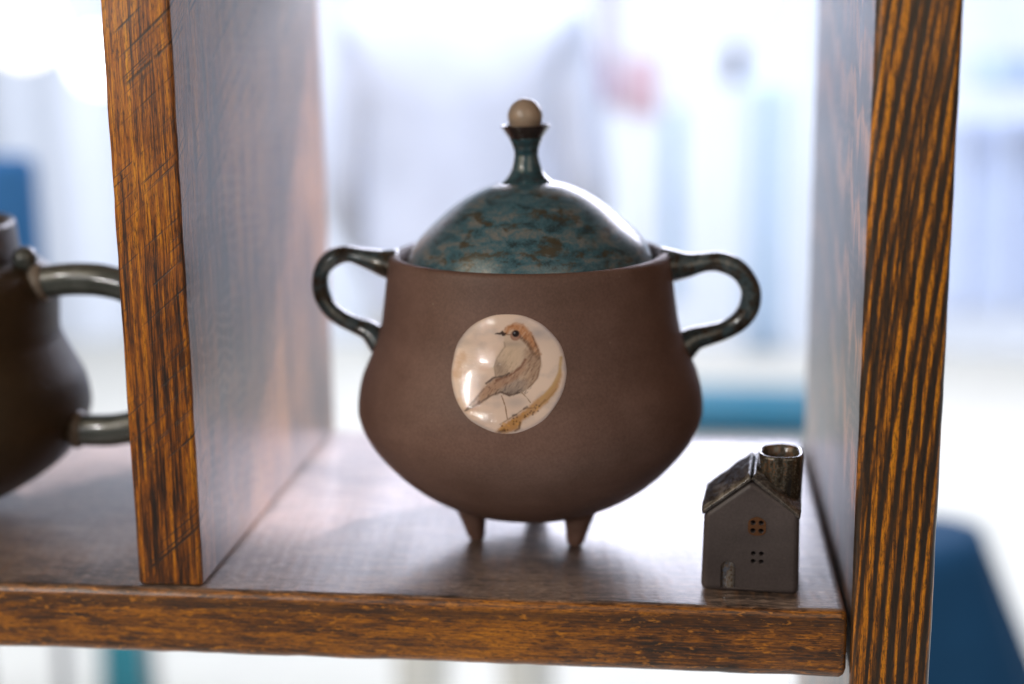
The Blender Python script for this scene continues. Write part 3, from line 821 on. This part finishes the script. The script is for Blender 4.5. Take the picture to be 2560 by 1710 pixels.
# ------------------------------------------------------------------ dark jug in the left compartment
JX, JY = -0.40, 0.118
jug = thing('brown_jug', 'dark brown bellied clay jug with grey glazed handle, cut off by the picture edge', 'jug', (JX, JY, 0), rot=(0, 0, R(8)))
jp = catmull([(0.030, 0.0075), (0.048, 0.0120), (0.062, 0.0185), (0.0770, 0.0275), (0.0900, 0.0375), (0.0995, 0.0500), (0.1055, 0.0640), (0.1060, 0.0740), (0.1035, 0.0870), (0.0975, 0.1000), (0.0930, 0.1100), (0.0900, 0.1190), (0.0905, 0.1320), (0.0910, 0.1460), (0.0875, 0.1570), (0.0790, 0.1640), (0.0700, 0.1665)], 90)
mesh_obj('body', *lathe([(0.0, 0.0068)] + [tuple(p) for p in jp] + [(0.0, 0.1665)], 96, 0.0006, 3.3), jug_clay, jug)
neck = [(0.0690, 0.1650), (0.0690, 0.170), (0.0682, 0.178), (0.0676, 0.187), (0.0670, 0.190), (0.0650, 0.1912), (0.0625, 0.1905), (0.0615, 0.188), (0.0610, 0.168), (0.0, 0.1675)]
mesh_obj('neck', *lathe([(0.0, 0.1645)] + neck, 96, 0.0004, 1.2), jug_neck_mat, jug)
jd = Vector((math.cos(R(-10)), math.sin(R(-10)), 0))
def jpt(r, z): return jd * r + Vector((0, 0, z))
hp = catmull([(0.078, 0.152), (0.092, 0.1550), (0.112, 0.1570), (0.132, 0.1560), (0.150, 0.1500), (0.163, 0.134), (0.168, 0.108), (0.164, 0.083), (0.152, 0.0665), (0.132, 0.0605), (0.112, 0.0595), (0.092, 0.0610)], 96)
hnd = mesh_obj('handle', *tube([jpt(*p) for p in hp], 0.0102, 26, 0.9, 0.0003, up=(-jd.y, jd.x, 0)), jug_handle_glaze, jug)
for (r0, z0, r1, z1) in ((0.0850, 0.1538, 0.0930, 0.1552), (0.1025, 0.0600, 0.1100, 0.0595)):
    a, b = jpt(r0, z0), jpt(r1, z1)
    path = [a.lerp(b, t) for t in np.linspace(0, 1, 9)]
    mesh_obj('ring', *tube(path, [0.0104 + 0.0018 * math.sin(PI * t) for t in np.linspace(0, 1, 9)], 26, 0.95, 0.0002, up=(-jd.y, jd.x, 0)), jug_ring_mat, hnd)
br = 0.0078
ball = [(0.0, -br)] + [(br * math.sin(t), -br * math.cos(t)) for t in np.linspace(0.1, PI - 0.1, 24)] + [(0.0, br)]
V, F = lathe(ball, 32, 0.0002)
mesh_obj('thumb_rest', [Vector(v) + jpt(0.0795, 0.1695) for v in V], F, jug_handle_glaze, jug)
for adeg in (-50, 70, 190):
    a = R(adeg)
    prof = catmull([(0.0, 0.0), (0.0035, 0.0003), (0.0060, 0.0015), (0.0075, 0.005), (0.0090, 0.010), (0.0110, 0.016)], 24)
    V, F = lathe([(p[0], p[1]) for p in prof] + [(0.0, 0.0165)], 24)
    mesh_obj('leg', [Vector(v) + Vector((0.046 * math.cos(a), 0.046 * math.sin(a), 0)) for v in V], F, jug_clay, jug)

# ------------------------------------------------------------------ out-of-focus hall behind
cloth = lambda name, c, s=30: plain(name, c, 0.85, s, 0.15)

def grid_cloth(name, fn, nu, nv, mat, thick=0.004):
    V = [fn(i / nu, j / nv) for j in range(nv + 1) for i in range(nu + 1)]
    F = [(j * (nu + 1) + i, j * (nu + 1) + i + 1, (j + 1) * (nu + 1) + i + 1, (j + 1) * (nu + 1) + i) for j in range(nv) for i in range(nu)]
    o = mesh_obj(name, V, F, mat)
    md = o.modifiers.new('thickness', 'SOLIDIFY'); md.thickness = thick
    return o

# person standing with the back to the camera
def person(loc, rotz, label, shirt, trousers, skin, hair_mat, scale=1.0, arms=((0.30, 0.02), (0.30, 0.02))):
    # joints; z from the floor, x to the right, figure faces +y
    J = {'pelvis': (0, 0, 0.93), 'waist': (0, 0.0, 1.06), 'chest': (0, 0.01, 1.25), 'sh_c': (0, -0.01, 1.385), 'neck': (0, 0.0, 1.455), 'jaw': (0, 0.02, 1.53), 'head': (0, 0.02, 1.61), 'crown': (0, 0.01, 1.675)}
    rad = {'pelvis': (0.155, 0.115), 'waist': (0.205, 0.130), 'chest': (0.205, 0.130), 'sh_c': (0.11, 0.085), 'neck': (0.058, 0.058), 'jaw': (0.060, 0.068), 'head': (0.080, 0.095), 'crown': (0.055, 0.065)}
    E = [('pelvis', 'waist'), ('waist', 'chest'), ('chest', 'sh_c'), ('sh_c', 'neck'), ('neck', 'jaw'), ('jaw', 'head'), ('head', 'crown')]
    for s, nm, ab in ((-1, 'l', arms[0]), (1, 'r', arms[1])):
        J.update({nm + 'sh': (s * 0.165, -0.01, 1.355), nm + 'el': (s * ab[0], ab[1] - 0.03, 1.09), nm + 'wr': (s * (ab[0] - 0.05), ab[1] + 0.14, 0.90), nm + 'ha': (s * (ab[0] - 0.06), ab[1] + 0.19, 0.83),
                  nm + 'hip': (s * 0.09, 0, 0.86), nm + 'kn': (s * 0.10, 0.01, 0.49), nm + 'an': (s * 0.105, -0.01, 0.09), nm + 'to': (s * 0.12, 0.14, 0.035)})
        rad.update({nm + 'sh': (0.072, 0.072), nm + 'el': (0.050, 0.050), nm + 'wr': (0.034, 0.034), nm + 'ha': (0.036, 0.020), nm + 'hip': (0.095, 0.10), nm + 'kn': (0.066, 0.070), nm + 'an': (0.046, 0.050), nm + 'to': (0.042, 0.030)})
        E += [('sh_c', nm + 'sh'), (nm + 'sh', nm + 'el'), (nm + 'el', nm + 'wr'), (nm + 'wr', nm + 'ha'), ('pelvis', nm + 'hip'), (nm + 'hip', nm + 'kn'), (nm + 'kn', nm + 'an'), (nm + 'an', nm + 'to')]
        for fi, (dx, L) in enumerate(((-0.026, 0.075), (-0.009, 0.088), (0.009, 0.083), (0.025, 0.066), (0.048, 0.045))):
            hx, hy, hz = J[nm + 'ha']
            k1, k2 = f'{nm}f{fi}a', f'{nm}f{fi}b'
            if fi == 4:
                J[k1] = (hx - s * 0.03, hy + 0.015, hz + 0.005); J[k2] = (hx - s * 0.042, hy + 0.04, hz - 0.02)
            else:
                J[k1] = (hx + dx * 0.9, hy + L * 0.35, hz - L * 0.35); J[k2] = (hx + dx, hy + L * 0.45, hz - L * 0.95)
            rad[k1] = (0.010, 0.010); rad[k2] = (0.008, 0.008)
            E += [(nm + 'ha', k1), (k1, k2)]
    keys = list(J)
    me = bpy.data.meshes.new('person'); me.from_pydata([J[k] for k in keys], [(keys.index(a), keys.index(b)) for a, b in E], [])
    o = bpy.data.objects.new('person', me); COL.objects.link(o)
    sk = o.modifiers.new('skin', 'SKIN'); sk.use_smooth_shade = True
    for i, k in enumerate(keys):
        sv = me.skin_vertices[0].data[i]; sv.radius = rad[k]; sv.use_root = (k == 'pelvis')
    ss = o.modifiers.new('sub', 'SUBSURF'); ss.levels = 2; ss.render_levels = 2
    dg = bpy.context.evaluated_depsgraph_get(); dg.update()
    me2 = bpy.data.meshes.new_from_object(o.evaluated_get(dg)); o.modifiers.clear(); o.data = me2
    me2.materials.clear()
    for m_ in (shirt, trousers, skin): me2.materials.append(m_)
    for p in me2.polygons:
        p.use_smooth = True
        c = p.center
        handish = abs(c.x) > 0.17 and c.z < 0.91
        p.material_index = 2 if (c.z > 1.44 or handish) else (0 if c.z > 0.90 else 1)
    o.location = loc; o.rotation_euler = (0, 0, rotz); o.scale = (scale * 0.90, scale, scale)
    tag(o, label, 'person')
    # hair cap
    V, F = [], []
    for j in range(15):
        th = PI * 0.68 * j / 14
        for i in range(28):
            a = 2 * PI * i / 28
            front = max(0.0, math.sin(a)) * (0.35 if j > 7 else 0.0)
            rr = 1 - 0.25 * front
            V.append((0.094 * math.sin(th) * math.cos(a) * rr, 0.005 + 0.112 * math.sin(th) * math.sin(a) * rr, 1.60 + 0.105 * math.cos(th) + 0.05 * front))
    for j in range(14):
        for i in range(28): F.append((j * 28 + i, j * 28 + (i + 1) % 28, (j + 1) * 28 + (i + 1) % 28, (j + 1) * 28 + i))
    mesh_obj('hair', V, F, hair_mat, o)
    return o
pale_shirt = cloth('pale_lavender_shirt', (0.70, 0.74, 0.86, 1), 9)
person((-0.285, 1.80, FL), 0.0, 'person in a loose pale lavender shirt standing behind the pot, back turned', pale_shirt, cloth('pale_trousers', (0.74, 0.72, 0.64, 1), 9),
       plain('skin', (0.50, 0.33, 0.25, 1), 0.5), plain('brown_hair', (0.05, 0.03, 0.02, 1), 0.5, 60, 0.4), 1.06, ((0.225, 0.02), (0.225, 0.02)))

# blue chair behind the jug
def rbox(name, cx, cy, cz, sx, sy, sz, rad, mat, parent, rot=None):
    bm = bmesh.new(); bmesh.ops.create_cube(bm, size=1.0)
    for v in bm.verts: v.co = Vector((v.co.x * sx, v.co.y * sy, v.co.z * sz))
    bmesh.ops.bevel(bm, geom=list(bm.edges), offset=min(rad, 0.49 * min(sx, sy, sz)), segments=4, profile=0.5, affect='EDGES')
    if rot: bmesh.ops.rotate(bm, verts=bm.verts, cent=(0, 0, 0), matrix=Matrix.Rotation(rot, 3, 'X'))
    bmesh.ops.translate(bm, verts=bm.verts, vec=(cx, cy, cz))
    me = bpy.data.meshes.new(name); bm.to_mesh(me); bm.free()
    for p in me.polygons: p.use_smooth = True
    o = bpy.data.objects.new(name, me); COL.objects.link(o); me.materials.append(mat); o.parent = parent
    return o
chair = thing('folding_chair', 'blue chair with rounded backrest, blurred behind the dark jug', 'chair', (-1.16, 1.55, FL))
blue = cloth('blue_fabric', (0.025, 0.11, 0.25, 1)); steel = plain('grey_metal', (0.35, 0.36, 0.38, 1), 0.35)
rbox('backrest', 0, 0, 1.045, 0.42, 0.045, 0.42, 0.045, blue, chair)
rbox('seat', 0, 0.22, 0.62, 0.42, 0.42, 0.04, 0.018, plain('white_plastic', (0.75, 0.76, 0.78, 1), 0.4), chair)
for sx in (-0.18, 0.18):
    mesh_obj('leg', *tube([(sx, 0.02, 1.0), (sx, 0.03, 0.5), (sx, 0.0, 0.0)], 0.012, 12), steel, chair)
    mesh_obj('leg', *tube([(sx, 0.40, 0.62), (sx, 0.42, 0.35), (sx, 0.45, 0.0)], 0.012, 12), steel, chair)

# navy cloth over a stool on the right
def navy_fn(u, v):
    a = 2 * PI * u
    top = 0.705
    drop = 0.0 if v < 0.12 else top * ((v - 0.12) / 0.88)
    r = 0.10 * min(1.0, v / 0.12) + 0.40 * drop * (1.0 if math.cos(a) > 0 else 0.55) + 0.05 * drop * math.sin(a * 6) + 0.02 * drop * math.sin(a * 11 + 1)
    return (0.425 + r * math.cos(a), 1.38 + r * math.sin(a) * 0.9, FL + top - drop + 0.010 - 0.010 * v + (0.02 * math.cos(a) * min(1.0, v / 0.12) if v < 0.3 else 0.02 * math.cos(a) * max(0, 1 - (v - 0.3))))
o = grid_cloth('cloth_cover', navy_fn, 96, 30, cloth('navy_cloth', (0.004, 0.042, 0.092, 1)))
tag(o, 'navy cloth cover hanging in folds right of the striped side board', 'cloth')

# teal box and teal mat on the floor
tb = thing('storage_box', 'low teal storage box on the floor behind the little house', 'box', (0.36, 4.55, FL))
teal = plain('teal_paint', (0.002, 0.06, 0.10, 1), 0.5)
rbox('box_body', 0, 0, 0.045, 0.66, 0.40, 0.08, 0.02, teal, tb)
rbox('box_lid', 0, 0, 0.097, 0.70, 0.44, 0.020, 0.009, plain('pale_teal', (0.012, 0.13, 0.19, 1), 0.5), tb)
o = rbox('floor_mat', 0, 0, 0.012, 0.11, 1.6, 0.016, 0.006, plain('teal_mat', (0.002, 0.11, 0.12, 1), 0.7), None); o.location = (-1.24, 2.5, FL); o.rotation_euler = (0, 0, R(22))
tag(o, 'narrow teal floor mat glimpsed under the shelf at lower left', 'mat')

# garment rail with coloured scarves, far right of the opening
rail = thing('garment_rail', 'thin pale metal rail with hanging scarves in the far background', 'rail', (0.1, 3.55, FL))
mesh_obj('crossbar', *tube([(-0.45, 0, 1.62), (0.45, 0, 1.62)], 0.011, 12), steel, rail)
for sx in (-0.45, 0.45):
    mesh_obj('post', *tube([(sx, 0, 0.0), (sx, 0, 0.8), (sx, 0, 1.62)], 0.011, 12, up=(0, 1, 0)), plain('white_metal', (0.7, 0.72, 0.75, 1), 0.4), rail)
    mesh_obj('foot', *tube([(sx, -0.22, 0.012), (sx, 0.22, 0.012)], 0.012, 12, up=(1, 0, 0)), plain('white_metal', (0.7, 0.72, 0.75, 1), 0.4), rail)
def scarf(x, w, ztop, zbot, color, label, ph=0.0):
    def fn(u, v):
        zz = ztop + (zbot - ztop) * v
        return (x + (u - 0.5) * w * (0.8 + 0.2 * v), 3.55 + 0.018 * math.sin(u * 13 + ph) + 0.01 * math.sin(v * 5 + ph), zz)
    o = grid_cloth('scarf', fn, 24, 20, cloth('scarf_' + label.split()[0], color), 0.006)
    tag(o, label, 'scarf', 'scarves on the far rail')
scarf(-0.125, 0.075, 0.475, 0.055, (0.66, 0.62, 0.66, 1), 'pale grey scarf hanging leftmost on the far rail', 1)
scarf(-0.142, 0.055, 0.215, 0.085, (0.34, 0.05, 0.22, 1), 'magenta scarf in the far background right of the lid bead', 0)
scarf(-0.03, 0.10, 0.20, 0.03, (0.74, 0.52, 0.56, 1), 'pink scarf in the far background beside the magenta one', 2)
scarf(0.062, 0.05, 0.06, -0.50, (0.46, 0.60, 0.74, 1), 'long pale blue scarf hanging below the pink one', 3)
scarf(0.233, 0.05, 0.225, 0.125, (0.16, 0.17, 0.24, 1), 'small dark slate scarf near the right board, far back', 4)

# globe lamps, lit
def globe(x, y, z, r, label, col, e):
    t = thing('globe_lamp', label, 'lamp', (x, y, z), 'lit globe lamps in the far background')
    prof = [(0.0, -r)] + [(r * math.sin(a), -r * math.cos(a)) for a in np.linspace(0.08, PI - 0.2, 28)] + [(r * 0.2, r * 0.99)]
    mesh_obj('lamp_shade', *lathe(prof, 40), plain('lamp_glass', col, 0.4, 5, 0.02, emit=e), t)
    mesh_obj('cap', *lathe([(0.0, r * 1.12), (r * 0.2, r * 1.12), (r * 0.24, r * 0.96), (0.0, r * 0.95)], 24), steel, t)
    mesh_obj('cord', *tube([(0, 0, r * 1.1), (0, 0, r * 1.1 + 0.5), (0, 0, 2.6 - z)], 0.004, 8), steel, t)
globe(0.215, 3.3, 0.395, 0.085, 'lit white globe lamp at the top right of the opening', (1.0, 1.0, 1.0, 1), 1.6)
globe(-1.83, 3.5, 0.300, 0.105, 'lit warm globe lamp in the top left corner', (1.0, 0.93, 0.82, 1), 2.2)
globe(-1.64, 3.6, 0.200, 0.085, 'lit white globe lamp just left of the divider board', (1.0, 0.98, 1.0, 1), 2.0)

# pale blue cloth panels hanging in the hall
def panel(x, y, w, z0, z1, color, label, ph=0.0):
    def fn(u, v):
        return (x + (u - 0.5) * w, y + 0.03 * math.sin(u * 16 + ph) + 0.012 * math.sin(u * 37 + v * 3), z0 + (z1 - z0) * v)
    o = grid_cloth('hanging_cloth', fn, 60, 16, cloth('cloth_' + label.split()[0] + label.split()[1], color), 0.006)
    tag(o, label, 'cloth', 'hanging cloths in the hall')
panel(1.02, 3.9, 0.34, FL + 0.55, 0.02, (0.64, 0.70, 0.85, 1), 'lavender blue cloth hanging right of the striped side board', 1)
panel(1.10, 3.6, 0.42, 0.10, 0.20, (0.55, 0.66, 0.84, 1), 'short pale blue cloth strip above the lavender one at right', 2)
panel(0.40, 4.9, 0.16, -0.95, 0.10, (0.70, 0.79, 0.88, 1), 'narrow sky blue cloth hanging far back above the teal box', 3)
panel(-0.66, 3.4, 0.20, -0.80, 0.0, (0.45, 0.47, 0.70, 1), 'violet grey cloth hanging far back left of the pot', 4)
